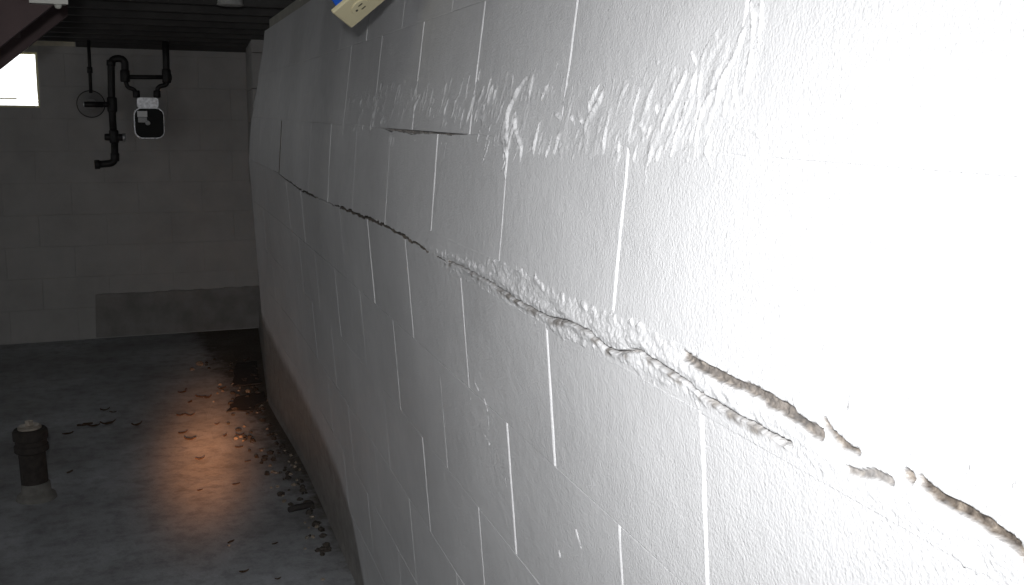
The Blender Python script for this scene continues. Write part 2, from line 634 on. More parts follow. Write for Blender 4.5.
GB = 0.0003                                     # half a bed joint
for c in range(-6, 3):
    shift = 0.0 if c % 2 else 0.5
    h0, h1 = c*HB, (c+1)*HB
    k0 = int(math.floor((YR-T0)/LB)) - 1
    for k in range(k0, 20):
        a = T0 + (k+shift)*LB
        e = a + LB
        gset = (0.0022, 0.0020, 0.0018, 0.0015, 0.0012) if a < 1.4 else (0.0018, 0.0012, 0.0007, 0.0004, 0.0003)
        gp = random.choice(gset)
        a2, e2 = a + gp, e - random.choice(gset)
        if c == 0 and abs(a-4.23) < 0.1:
            a2 += 0.034
        a2, e2 = max(a2, YR), min(e2, YB+0.02)
        if e2-a2 < 0.05:
            continue
        nx, ny = (8, 10) if a < 1.8 else ((6, 3) if a < 3 else (4, 2))
        bt = 6*HB if False else 0.0

        def hb(u, h0=h0, c=c):
            r = np.full(len(u), h0+GB)
            if c == 0:
                near = np.full(len(u), 0.030) + (fbm(u*30, u*0+1.7, 21, 3)-0.5)*0.004
                far = crack_h(u) + crack_w(u)*0.5
                r = np.where(u < 1.66, near, np.where(u < 4.24, far, r))
            if c == 1:
                r = np.where((u > 4.2), h0+0.004, r)
            return r

        def ht(u, h1=h1, c=c):
            r = np.full(len(u), h1-GB)
            if c == -1:
                near = np.full(len(u), -0.020) + (fbm(u*30, u*0+5.7, 22, 3)-0.5)*0.004
                far = crack_h(u) - crack_w(u)*0.5
                r = np.where(u < 1.66, near, np.where(u < 4.24, far, r))
            if c == 0:
                op = (fbm(u*15, u*0+2.2, 31, 3))
                r = np.where((u > J1_OPEN[0]) & (u < J1_OPEN[1]), h1-0.0006-0.010*op*np.clip(np.minimum(u-J1_OPEN[0], J1_OPEN[1]-u)/0.12, 0, 1), r)
            return r
        if c in (-1, 0):
            nx = 90 if 1.2 < a < 4.3 else 30
        off = random.uniform(-0.0004, 0.0004)
        dk = ()
        if a < 4.3 and e > 1.6:
            dk = ('top',) if c == -1 else (('low',) if c == 0 else ())
        if c == 0 and abs(a-4.23) < 0.1:
            dk = ('start', 'low')
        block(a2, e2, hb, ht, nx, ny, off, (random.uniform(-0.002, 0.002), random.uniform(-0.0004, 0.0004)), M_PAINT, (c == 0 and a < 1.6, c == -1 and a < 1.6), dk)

# mortar bed under the lowest course
tb_ = np.linspace(YR, YB, 120)
bed = MB()
Pb = [surf(tb_, np.full_like(tb_, q), o_) for q, o_ in ((-6*HB-0.002, -0.001), (-6*HB-0.03, 0.004), (H_BOT-0.03, 0.016))]
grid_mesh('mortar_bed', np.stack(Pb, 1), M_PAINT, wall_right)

# sill plate on top of the wall
sp = MB()
for k in range(len(tl_)-1):
    a0, a1 = tl_[k], tl_[k+1]
    x0, x1 = float(lat(a0, H_TOP))+0.012, float(lat(a1, H_TOP))+0.012
    zb, zt = Z0+H_TOP, ZC
    vs = [(x0, a0, zb), (x1, a1, zb), (x1+0.25, a1, zb), (x0+0.25, a0, zb), (x0, a0, zt), (x1, a1, zt), (x1+0.25, a1, zt), (x0+0.25, a0, zt)]
    sp.add(vs, [(0, 3, 2, 1), (4, 5, 6, 7), (0, 1, 5, 4), (2, 3, 7, 6)])
sp.build('sill_plate', M_BOARD, wall_right)

# ---------------------------------------------------------------- repaired crack (relief sheet)
def seg_dist(T, H, pts):
    """distance to a polyline and parameter 0..1 along it"""
    best = np.full(T.shape, 9.0)
    par = np.zeros(T.shape)
    L = [0]
    for (a, b2) in zip(pts[:-1], pts[1:]):
        L.append(L[-1]+math.hypot(b2[0]-a[0], b2[1]-a[1]))
    for i, (a, b2) in enumerate(zip(pts[:-1], pts[1:])):
        dx, dy = b2[0]-a[0], b2[1]-a[1]
        l2 = dx*dx+dy*dy+1e-12
        s = np.clip(((T-a[0])*dx+(H-a[1])*dy)/l2, 0, 1)
        d = np.hypot(T-(a[0]+s*dx), H-(a[1]+s*dy))
        m = d < best
        best = np.where(m, d, best)
        par = np.where(m, (L[i]+s*math.sqrt(l2))/max(L[-1], 1e-9), par)
    return best, par


def px(pts):
    return [wall_hit(*p) for p in pts]


ts_ = np.arange(0.20, 1.80, 0.0016)
hs_ = np.arange(-0.055, 0.062, 0.0012)
T, H = np.meshgrid(ts_, hs_, indexing='ij')
n1 = fbm(T*60, H*60, 40, 4)
n2 = fbm(T*140, H*200, 50, 4)
streak = fbm(T*55-H*60, H*75, 60, 4)
n3 = fbm(T*38-H*20, H*110, 65, 3)
top_px = [(505, 262), (530, 272), (545, 285), (570, 298), (600, 308), (620, 318), (650, 330), (680, 345), (710, 360), (760, 385)]
bot_px = [(470, 282), (540, 325), (560, 340), (590, 345), (610, 360), (640, 372), (690, 402), (730, 420), (800, 455)]
tp = sorted(px(top_px))
bp = sorted(px(bot_px))
ht_ = np.interp(ts_, [0.2, 0.45]+[q[0] for q in tp]+[1.5, 1.72], [0.031, 0.032]+[q[1] for q in tp]+[0.018, 0.004])
hb_ = np.interp(ts_, [0.2, 0.45]+[q[0] for q in bp]+[1.74], [-0.021, -0.021]+[q[1] for q in bp]+[-0.020])
rag = (fbm(T*85, H*14, 70, 4)-0.5)*0.036
inside = np.clip((np.minimum(ht_[:, None]+rag-H, H-hb_[:, None]+rag*0.7))/0.003, 0, 1)
flush = np.clip((np.minimum(0.034-H, H+0.024))/0.002, 0, 1)
amp = np.interp(ts_, [0.2, 0.5, 0.6, 0.75, 1.3, 1.55, 1.8], [0.35, 0.4, 0.6, 1, 1, 0.7, 0.3])[:, None]
flake = fbm(T*30-H*25, H*95, 61, 4)
fine = fbm(T*210, H*230, 62, 3)
off = -0.0035 + 0.0035*np.maximum(flush, inside) + inside*amp*(0.0005 + 0.0045*(flake-0.5) + 0.0016*(streak-0.5) + 0.0014*(fine-0.5) + 0.0022*np.floor(n3*6)/6-0.0008)
# an overhanging lip above the lower crack
lowpts = px([(437, 257), (462, 267), (482, 278), (505, 292), (521, 303), (550, 318), (570, 322), (590, 332), (605, 347), (618, 352), (640, 350), (655, 362), (672, 372), (690, 385), (705, 397), (730, 411), (755, 425), (790, 445)])
uppts = px([(684, 355), (700, 365), (715, 374), (735, 383), (755, 391), (772, 402), (790, 413), (805, 424), (820, 434)])
up2 = px([(823, 422), (832, 434), (843, 446), (857, 452)])
bl1 = px([(845, 470), (858, 474), (873, 474), (889, 482)])
bl2 = px([(903, 474), (910, 478)])
rgt = px([(919, 481), (933, 494), (950, 504), (970, 515), (990, 527), (1005, 538), (1016, 546), (1023, 562), (1030, 570)])
wob = (fbm(T*120, H*120, 80, 3)-0.5)*0.005
bare = np.zeros_like(T)
for pts, wd, dep, bstr in ((lowpts, 0.0016, 0.010, 0.7), (uppts, 0.0042, 0.0055, 0.9), (up2, 0.0030, 0.006, 0.95), (bl1, 0.0030, 0.004, 0.75), (bl2, 0.0036, 0.006, 0.95), (rgt, 0.0036, 0.0065, 1.0)):
    d, par = seg_dist(T, H, pts)
    ww = wd*(0.55+0.9*fbm(T*75, T*0+wd*900, 90, 3))
    cut = np.clip((ww - (d+wob*0.5))/0.0016+0.5, 0, 1)
    if pts is lowpts:
        cut = cut*np.interp(par, [0, 0.12, 0.75, 1], [0.8, 0.55, 1, 0.8])
    off = off - cut*dep*(0.55+0.8*n2)
    bare = np.maximum(bare, np.clip((ww*1.15-(d+wob*0.4))/0.0016+0.35, 0, 1)*bstr)
# broken tan mortar showing just under the lower crack
d, par = seg_dist(T, H, [(q[0], q[1]-0.004) for q in lowpts])
bare = np.maximum(bare, np.clip((0.006-d)/0.004, 0, 1)*np.clip((n1-0.45)*5, 0, 1)*0.75)
lip, par = seg_dist(T, H, [(q[0], q[1]+0.010) for q in lowpts])
off = off + inside*amp*0.0016*np.exp(-(lip/0.005)**2)
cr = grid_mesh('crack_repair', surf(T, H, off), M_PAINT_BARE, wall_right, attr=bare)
cr['label'] = 'ragged smeared mortar with brown open cracks along the bed joint'

# ---------------------------------------------------------------- trowelled smear over the upper joint
ts_ = np.arange(0.42, 3.3, 0.0026)
hs_ = np.arange(0.105, 0.42, 0.0021)
T, H = np.meshgrid(ts_, hs_, indexing='ij')
tp = sorted(px([(400, 70), (470, 85), (520, 72), (600, 78), (660, 62), (700, 48), (735, 15)]))
bp = sorted(px([(400, 122), (470, 124), (520, 162), (560, 164), (620, 170), (680, 166), (720, 168), (750, 168)]))
ht_ = np.interp(ts_, [0.5, 0.70]+[q[0] for q in tp]+[2.6, 3.1], [0.31, 0.36]+[q[1] for q in tp]+[0.28, 0.225])
hb_ = np.interp(ts_, [0.5, 0.60]+[q[0] for q in bp]+[2.6, 3.1], [0.19, 0.19]+[q[1] for q in bp]+[0.19, 0.21])
fade = np.interp(ts_, [0.45, 0.62, 0.72, 0.82, 2.4, 3.2], [0.0, 0.1, 0.6, 1, 0.85, 0.2])[:, None]
U = T + 0.42*(H-HB)                              # strokes lean: down and away from the camera
rag = (fbm(U*45, H*14, 110, 4)-0.5)*0.07
inside = np.clip(np.minimum(ht_[:, None]+rag-H, H-hb_[:, None]+rag*0.6)/0.013, 0, 1)
st1 = fbm(U*48, H*9, 120, 3)
st2 = fbm(U*130, H*26, 130, 3)
cr1 = fbm(U*170, H*80, 131, 4)
off = -0.0034 + fade*inside*(0.0036 + 0.0018*np.maximum(st1-0.47, -0.25) + 0.0016*np.maximum(st2-0.5, -0.2) + 0.0028*(cr1-0.5))
strokes = [
    ([(640, 88), (634, 106), (630, 130), (629, 146)], 1.3), ([(696, 66), (694, 83), (686, 104), (678, 130), (671, 151)], 1.6),
    ([(691, 52), (697, 67)], 1.6), ([(683, 80), (674, 99), (663, 123), (660, 138)], 1.3), ([(700, 76), (697, 109), (693, 130), (684, 151)], 1.3),
    ([(717, 88), (706, 102), (699, 119), (694, 146)], 1.3), ([(741, 34), (738, 49), (731, 61), (723, 78), (719, 92), (714, 107)], 1.6),
    ([(732, 87), (735, 102), (738, 115)], 1.3), ([(751, 52), (746, 78), (742, 98)], 1.5), ([(761, 0), (760, 30), (757, 52)], 1.8),
    ([(750, 2), (753, 25), (749, 45)], 1.5), ([(735, 126), (750, 131), (764, 139)], 0.9), ([(711, 135), (706, 152), (711, 170)], 1.0),
    ([(656, 104), (657, 116)], 1.6), ([(641, 124), (643, 131)], 1.4), ([(526, 77), (516, 95), (508, 114), (507, 140), (506, 152)], 1.4),
    ([(515, 113), (516, 131), (522, 148), (519, 165)], 1.3), ([(508, 143), (505, 180)], 1.1), ([(599, 85), (590, 105), (588, 120)], 1.2),
    ([(602, 96), (595, 108), (588, 120)], 1.3), ([(539, 125), (533, 155)], 1.1), ([(559, 135), (553, 157)], 1.1), ([(533, 77), (529, 96)], 1.0),
    ([(547, 86), (541, 101)], 1.0), ([(619, 142), (617, 161)], 1.0), ([(610, 110), (605, 136), (602, 156)], 1.0), ([(571, 116), (574, 123)], 1.5),
    ([(579, 116), (583, 124)], 1.5), ([(555, 114), (561, 119)], 1.3), ([(668, 135), (664, 150)], 1.1), ([(650, 128), (645, 140)], 1.2),
    ([(474, 97), (470, 112), (466, 124)], 1.2), ([(492, 88), (487, 104)], 1.0), ([(448, 100), (443, 118)], 1.0), ([(420, 95), (413, 112)], 0.9), ([(725, 102), (722, 118)], 1.2)]
bl = np.zeros_like(T)
for pts, hgt in strokes:
    q = px(pts)
    tm = np.mean([a[0] for a in q])
    i0 = max(0, int((min(a[0] for a in q)-0.03-ts_[0])/0.0026))
    i1 = min(len(ts_), int((max(a[0] for a in q)+0.03-ts_[0])/0.0026)+1)
    if i1 <= i0:
        continue
    d, par = seg_dist(T[i0:i1], H[i0:i1], q)
    wv = d + (fbm(T[i0:i1]*160, H[i0:i1]*60, 140, 2)-0.5)*0.003
    wid = 0.0020*np.clip(tm/0.9, 0.8, 1.5)
    prof = np.exp(-(np.maximum(wv, 0)/wid)**2)*np.interp(par, [0, 0.12, 0.8, 1], [0.6, 1, 0.9, 0.2])
    bl[i0:i1] = np.maximum(bl[i0:i1], prof*hgt*0.0019*np.clip(tm/0.9, 0.8, 1.5))
off = np.where(bl > 0.0004, np.maximum(off, -0.0006)+bl, off)
# many lesser trowel drags
rs = random.Random(3)
for k in range(230):
    t = rs.uniform(0.72, 2.9) if k < 140 else rs.uniform(1.25, 2.6)
    h = rs.uniform(0.195, 0.305)
    ln = rs.uniform(0.012, 0.05)
    q = [(t, h), (t-0.12*ln+rs.uniform(-0.003, 0.003)+0.4*ln, h-ln*0.5), (t+rs.uniform(0.1, 1.0)*ln, h-ln)]
    i0 = max(0, int((t-0.05-ts_[0])/0.0026))
    i1 = min(len(ts_), int((t+0.06-ts_[0])/0.0026))
    j0 = max(0, int((h-ln-0.01-hs_[0])/0.0021))
    j1 = min(len(hs_), int((h+0.01-hs_[0])/0.0021))
    if i1 <= i0 or j1 <= j0:
        continue
    d, par = seg_dist(T[i0:i1, j0:j1], H[i0:i1, j0:j1], q)
    pr = np.exp(-(d/0.0024)**2)*np.interp(par, [0, 0.15, 0.8, 1], [0.5, 1, 0.8, 0.1])*rs.uniform(0.0005, 0.0015)*(1.0 if t < 1.2 else 1.4)
    cur = off[i0:i1, j0:j1]
    off[i0:i1, j0:j1] = np.where(pr > 0.0004, np.maximum(cur, -0.0006)+pr, cur)
opn = np.clip((0.012-np.abs(H-HB+0.004))/0.003, 0, 1)*np.clip((T-J1_OPEN[0])/0.06, 0, 1)*np.clip((J1_OPEN[1]-T)/0.06, 0, 1)
off = np.where(inside < 0.25, off-0.010*opn, off)
bare = opn*0.8
sm = grid_mesh('trowelled_smear', surf(T, H, off), M_PAINT_BARE, wall_right, attr=bare)
sm['label'] = 'painted mortar dragged over the upper joint in ridges'

# ---------------------------------------------------------------- dribbles of thick paint below the lower joint
ts_ = np.arange(1.00, 1.62, 0.0024)
hs_ = np.arange(-0.50, -0.17, 0.0024)
T, H = np.meshgrid(ts_, hs_, indexing='ij')
off = np.full(T.shape, -0.0032)
for pts, hgt in (([(474, 381), (479, 391)], 1.2), ([(484, 398), (488, 411)], 1.5), ([(474, 411), (475, 417)], 1.2), ([(484, 434), (490, 445)], 1.3), ([(479, 420), (480, 428)], 0.9),
                 ([(488, 416), (489, 430)], 0.9), ([(576, 530), (581, 548)], 1.2), ([(559, 551), (560, 557)], 1.2), ([(505, 478), (508, 492)], 0.7), ([(470, 396), (471, 400)], 0.9)):
    d, par = seg_dist(T, H, px(pts))
    d = d + (fbm(T*180, H*120, 150, 2)-0.5)*0.003
    pr = np.exp(-(np.maximum(d, 0)/0.0030)**2)
    off = np.maximum(off, -0.0032+pr*(0.0032+0.0012*hgt))
grid_mesh('paint_dribbles', surf(T, H, off), M_PAINT, wall_right)

# ---------------------------------------------------------------- corner pier where the bowed wall has pulled away
PX0, PX1 = 1.105, 1.245                        # inner face at its front and at the back wall
pier_rows = []
pier = None
zc_ = 0.0
k = 0
pier = MB()
pier.add([(PX0+0.115, 6.462, 0), (PX1+0.115, YB, 0), (1.62, YB, 0), (1.62, 6.462, 0), (PX0+0.115, 6.462, ZC-0.02), (PX1+0.115, YB, ZC-0.02), (1.62, YB, ZC-0.02), (1.62, 6.462, ZC-0.02)],
         [(0, 3, 2, 1), (4, 5, 6, 7), (0, 1, 5, 4), (1, 2, 6, 5), (2, 3, 7, 6), (3, 0, 4, 7)])
pier_o = tag(pier.build('wall_corner', M_BACK), 'plumb block corner pier behind the end of the bowed wall', None, None, 'structure')
while zc_ < ZC-0.05:
    z1 = min(zc_+HB-0.004, ZC-0.01)
    split = 6.45 + (0.40 if k % 2 else 0.60)
    for a0, a1 in ((6.45, split-0.003), (split+0.003, YB-0.01)):
        q0_ = 0.10 if k < 5 else 0.0              # the lower rows sit behind the bowed wall
        xa = q0_+PX0+(PX1-PX0)*(a0-6.45)/(YB-6.45)
        xb = q0_+PX0+(PX1-PX0)*(a1-6.45)/(YB-6.45)
        m_ = MB()
        xe = 1.60 if a0 < 6.5 else xb+0.14
        m_.add([(xa, a0, zc_), (xb, a1, zc_), (xe, a1, zc_), (xe, a0, zc_), (xa, a0, z1), (xb, a1, z1), (xe, a1, z1), (xe, a0, z1)],
               [(0, 3, 2, 1), (4, 5, 6, 7), (0, 1, 5, 4), (1, 2, 6, 5), (2, 3, 7, 6), (3, 0, 4, 7)])
        m_.build('concrete_block', M_BACK if k > 1 else M_DARKGREY, pier_o, origin=((xa+xb)/2, (a0+a1)/2, zc_))
    zc_ += HB
    k += 1

# ---------------------------------------------------------------- back wall
WX0, WX1 = -0.86, at_depth(38.5, 80, YB)[0]
WZ0, WZ1 = at_depth(38, 107.5, YB)[2], at_depth(38, 52, YB)[2]
XE = 1.7


def wall_pieces(mb, a0, a1, z0, z1, holes, put):
    """rectangle minus holes (each a0,a1,z0,z1, side by side) as boxes"""
    cur = a0
    for (h0, h1, hz0, hz1) in sorted(holes):
        put(cur, h0, z0, z1)
        put(h0, h1, z0, hz0)
        put(h0, h1, hz1, z1)
        cur = h1
    put(cur, a1, z0, z1)


bw = MB()
wall_pieces(bw, XL-0.2, XE, 0.0, ZC+0.28, [(WX0, WX1, WZ0, WZ1)], lambda a, b2, c, d: bw.box(a, b2, YB+0.004, YB+0.22, c, d))
wall_back = tag(bw.build('wall_back', M_BACK), kind='structure')
proto = {}
nrow = 10
for r in range(nrow):
    z0 = 0.012+r*HB
    z1 = min(z0+HB-0.002, ZC+0.2)
    for k in range(-11, 5):
        a = (k+(0.5 if r % 2 else 0.0))*LB+0.12
        e = a+LB-0.002
        spans = [(max(a, XL), min(e, XE))]
        zz = [(z0, z1)]
        if z1 > WZ0 and z0 < WZ1:
            s0, s1 = spans[0]
            spans = []
            if s0 < WX0-0.012:
                spans.append((s0, min(s1, WX0-0.002)))
            if s1 > WX1+0.012:
                spans.append((max(s0, WX1+0.002), s1))
            if not spans and z0 < WZ0-0.03:
                spans = [(s0, s1)]
                zz = [(z0, WZ0-0.002)]
            if not spans and z1 > WZ1+0.03:
                spans = [(s0, s1)]
                zz = [(WZ1+0.002, z1)]
        for s0, s1 in spans:
            if s1-s0 < 0.03:
                continue
            for q0, q1 in zz:
                key = (round(s1-s0, 3), round(q1-q0, 3))
                dy = random.choice((0.0, 0.0005, 0.001))
                if key not in proto:
                    wdt, hgt = key
                    bv = 0.0015
                    vs = [(0, 0.0012, 0), (wdt, 0.0012, 0), (wdt, 0.0012, hgt), (0, 0.0012, hgt), (bv, 0, bv), (wdt-bv, 0, bv), (wdt-bv, 0, hgt-bv), (bv, 0, hgt-bv),
                          (0, 0.10, 0), (wdt, 0.10, 0), (wdt, 0.10, hgt), (0, 0.10, hgt)]
                    fs = [(4, 5, 6, 7), (0, 1, 5, 4), (1, 2, 6, 5), (2, 3, 7, 6), (3, 0, 4, 7), (0, 8, 9, 1), (1, 9, 10, 2), (2, 10, 11, 3), (3, 11, 8, 0), (8, 11, 10, 9)]
                    ob = MB().add(vs, fs).build('concrete_block', M_BACK, wall_back)
                    proto[key] = ob
                else:
                    ob = proto[key].copy()
                    COL.objects.link(ob)
                    ob.parent = wall_back
                ob.location = (s0, YB+dy, q0)

# thin darker panel low on the wall beside the corner
A = at_depth(95.5, 295, YB-0.02)
B2 = at_depth(252, 286.5, YB-0.02)
pm = MB()
outl = []
nseg = 24
for k in range(nseg+1):
    s = k/nseg
    outl.append((A[0]+(B2[0]+0.05-A[0])*s, YB-0.022, A[2]+(B2[2]-A[2])*s+random.uniform(-0.004, 0.004)))
zb_ = 0.012
outl += [(B2[0]+0.05, YB-0.022, zb_), (A[0]-0.01, YB-0.022, zb_)]
pm.prism(outl, (0, 0.03, 0))
pp = pm.build('dark_panel', M_DARKGREY, wall_back)
pp['label'] = 'thin dark panel low on the back wall'

# board between wall head and joists, over the window
c0, c1_ = at_depth(30, 42, YB-0.02), at_depth(75, 46.5, YB-0.02)
MB().box(-0.95, c1_[0], YB-0.035, YB+0.02, c1_[2], ZC+0.02).build('head_board', M_HEAD, wall_back)

# window
def window(name, a0, a1, z0, z1, axis, face, inward, label):
    """frame + sash bar + pane set in an opening; axis 'x' (back wall) or 'y' (left wall)"""
    def bx(m_, p0, p1, d0, d1, q0, q1):
        if axis == 'x':
            m_.box(p0, p1, face+d0, face+d1, q0, q1)
        else:
            m_.box(face-d1, face-d0, p0, p1, q0, q1)
    t = 0.012
    fr = MB()
    bx(fr, a0, a0+t, 0.03, 0.12, z0, z1)
    bx(fr, a1-t, a1, 0.03, 0.12, z0, z1)
    bx(fr, a0+t, a1-t, 0.03, 0.12, z0, z0+t)
    bx(fr, a0+t, a1-t, 0.03, 0.12, z1-t, z1)
    o = tag(fr.build(name, M_FRAMEW), label, None, None, 'structure')
    sb = MB()
    bx(sb, a0+t, a1-t-0.12 if axis == 'x' else a1-t, 0.075, 0.09, z0+0.050, z0+0.058)
    sb.build('sash_bar', M_FRAMEW, o)
    gp_ = MB()
    bx(gp_, a0+t, a1-t, 0.094, 0.099, z0+t, z1-t)
    gp_.build('pane', M_GLASS, o)
    pl = bpy.data.lights.new(name+'_portal', 'AREA')
    pl.shape = 'RECTANGLE'
    pl.size, pl.size_y = a1-a0, z1-z0
    pl.cycles.is_portal = True
    po = bpy.data.objects.new('daylight_portal', pl)
    COL.objects.link(po)
    if axis == 'x':
        aim(po, ((a0+a1)/2, face+0.19, (z0+z1)/2), ((a0+a1)/2, face-1, (z0+z1)/2))
    else:
        aim(po, (face-0.19, (a0+a1)/2, (z0+z1)/2), (face+1, (a0+a1)/2, (z0+z1)/2))
    return o


window('window_1', WX0, WX1, WZ0, WZ1, 'x', YB, -1, 'bright small basement window with cream frame high in the back wall')

# left wall, out of frame; its three windows are added for fill light
FILL_WIN = [(0.7, 1.6), (3.0, 3.9), (5.3, 6.2)]
lw = MB()
wall_pieces(lw, YR-0.2, YB+0.2, 0.0, ZC+0.28, [(a, b2, 0.50, 1.72) for a, b2 in FILL_WIN], lambda a, b2, c, d: lw.box(XL-0.2, XL, a, b2, c, d))
tag(lw.build('wall_left', M_BACK), kind='structure')
for i, (a, b2) in enumerate(FILL_WIN):
    window('window_%d' % (i+2), a, b2, 0.50, 1.72, 'y', XL, 1, 'unseen window added in the left wall for fill light')
tag(MB().box(XL-0.2, 2.0, YR-0.2, YR, 0, ZC+0.28).build('wall_rear', M_BACK), kind='structure')

# ---------------------------------------------------------------- ceiling: joists and boards
ceiling = tag(MB().box(XL-0.3, 2.2, YR-0.3, YB+0.4, ZC+0.19, ZC+0.30).build('ceiling', M_WOOD), kind='structure')
jp = None
y = YR+0.05
while y < YB+0.1:
    if jp is None:
        jp = MB().box(0, 2.0-XL, -0.019, 0.019, 0, 0.19).build('joist', M_WOOD, ceiling)
        j = jp
    else:
        j = jp.copy()
        COL.objects.link(j)
        j.parent = ceiling
    j.location = (XL, y, ZC)
    y += 0.4064
j = jp.copy()
COL.objects.link(j)
j.parent = ceiling
j.location = (XL, YB-0.06, ZC)
xl_ = at_depth(76, 47, YB-0.05)
MB().box(float(xl_[0]), 1.6, YB-0.075, YB-0.041, float(xl_[2]), ZC+0.15).build('ledger_board', M_WOOD, ceiling)
# floorboards seen between the joists
bp_ = None
for k in range(38):
    if bp_ is None:
        bp_ = MB().box(0, 0.146, YR, YB, 0, 0.018).build('floorboard', M_WOOD, ceiling)
        o = bp_
    else:
        o = bp_.copy()
        COL.objects.link(o)
        o.parent = ceiling
    o.location = (XL+k*0.152, 0, ZC+0.176)

# ================================================================== THINGS
# ---------------------------------------------------------------- staircase crossing the top left corner
YS_F, YS_N = 3.4, 2.62
p1, p2 = at_depth(0, 70, YS_F), at_depth(63, 20, YS_F)
slope = (p2[2]-p1[2])/(p2[0]-p1[0])
xe_ = at_depth(67, 5, YS_F)[0]
zu = lambda x: p1[2]+slope*(x-p1[0])           # underside of the stringers
xb_ = p1[0]-(p1[2]-0.0)/slope                  # meets the slab here
st = thing('staircase', 'dark red-brown open staircase rising to the joists before the window', 'staircase', ((xb_+xe_)/2, (YS_F+YS_N)/2, 0))
dz = 0.235*math.sqrt(1+slope*slope)
for ys in (YS_N, YS_F-0.04):
    top = min(ZC-0.004, zu(xe_)+dz)
    xt = xe_
    o_l = [(xb_, ys, 0.0), (xe_, ys, zu(xe_)), (xe_, ys, top), (xb_-dz/slope+(top-zu(xe_)-dz)/slope if False else xe_-(zu(xe_)+dz-top)/slope, ys, top), (xb_-dz/slope, ys, 0.0)]
    MB().prism(o_l, (0, 0.04, 0)).build('stringer', M_STAIR, st)
nst = 9
for k in range(1, nst+1):
    zt = k*(ZC/(nst+1.0))
    xm = xb_-dz/slope + (zt)/slope + 0.14
    if xm > xe_-0.14:
        break
    MB().box(xm-0.14, xm+0.14, YS_N+0.04, YS_F-0.04, zt-0.034, zt).build('tread', M_STAIR, st)

# pale metal junction box on the near stringer, with a knob under it
q0, q1 = at_depth(29, -34, YS_N-0.05), at_depth(66, 3.5, YS_N-0.05)
jb = thing('junction_box', 'pale metal junction box with a small knob on the stair stringer', 'junction box', ((q0[0]+q1[0])/2, YS_N, q1[2]))
MB().box(q0[0], q1[0], YS_N-0.05, YS_N, q1[2], q0[2]).build('box_body', M_PORC, jb)
MB().box(q0[0]-0.004, q1[0]+0.004, YS_N-0.055, YS_N-0.05, q1[2]-0.002, q0[2]+0.004).build('cover_plate', M_PORC, jb)
kb = at_depth(58, 5.5, YS_N-0.03)
MB().lathe(kb+np.array([0, 0, 0.008]), (0, 0, -1), [(0.003, -0.004), (0.004, 0), (0.0072, 0.003), (0.0078, 0.008), (0.006, 0.013), (0.002, 0.015)], 14).build('knob', M_PORC, jb)

# round ceiling box cover under a joist
lc = at_depth(230, -2, 4.28)
lh = thing('ceiling_box', 'round grey metal ceiling box under the dark joists beside the bowed wall', 'electrical box', (lc[0], 4.28, ZC-0.03))
MB().lathe((lc[0], 4.28, ZC+0.001), (0, 0, -1), [(0.046, 0), (0.046, 0.022)], 28).build('box_body', M_BOXG, lh)
MB().lathe((lc[0], 4.28, ZC-0.021), (0, 0, -1), [(0.049, 0), (0.049, 0.003), (0.044, 0.005)], 28).build('cover_plate', M_BOXG, lh)

# ---------------------------------------------------------------- outlet in its blue box, hanging by its cable
OZ, OK = 2.0, 1.13
Vw = FW + RT*(367-512)/F_PX - UP*(-4-292.5)/F_PX
oc = CAM + Vw*OZ
Vw = Vw/np.linalg.norm(Vw)
Rw = RT - Vw*np.dot(RT, Vw)
Rw = Rw/np.linalg.norm(Rw)
Uw = np.cross(Rw, Vw)
Lv = 0.0898*Rw + 0.0718*Uw - 0.013*Vw
Sv = 0.0295*Rw - 0.0262*Uw + 0.058*Vw
Lv = Lv/np.linalg.norm(Lv)
Sv = Sv - Lv*np.dot(Sv, Lv)
Sv = Sv/np.linalg.norm(Sv)
Nv = np.cross(Lv, Sv)
if np.dot(Nv, Vw) > 0:
    Nv = -Nv
ou = thing('electrical_outlet', 'cream duplex outlet in a blue plastic box dangling near the painted wall', 'outlet', oc)


def rrect(cx, hw, hl, rad, n=5):
    pts = []
    for sx, sy, a0 in ((1, 1, 0), (-1, 1, 90), (-1, -1, 180), (1, -1, 270)):
        for k in range(n+1):
            a = math.radians(a0+90*k/n)
            pts.append((sx*(hw-rad)+rad*math.cos(a), sy*(hl-rad)+rad*math.sin(a)))
    return pts


def plate(mb_, c, hw, hl, rad, z0, z1, chamfer):
    o_ = rrect(0, hw, hl, rad)
    i_ = rrect(0, hw-chamfer, hl-chamfer, max(rad-chamfer*0.5, 0.0005))
    n = len(o_)
    P0 = [c+Sv*x+Lv*y_+Nv*z0 for x, y_ in o_]
    P1 = [c+Sv*x+Lv*y_+Nv*(z1-chamfer*0.8) for x, y_ in o_]
    P2 = [c+Sv*x+Lv*y_+Nv*z1 for x, y_ in i_]
    fs = [tuple(range(n))[::-1]] + [(k, (k+1) % n, n+(k+1) % n, n+k) for k in range(n)] + [(n+k, n+(k+1) % n, 2*n+(k+1) % n, 2*n+k) for k in range(n)] + [tuple(range(2*n, 3*n))]
    mb_.add(P0+P1+P2, fs)


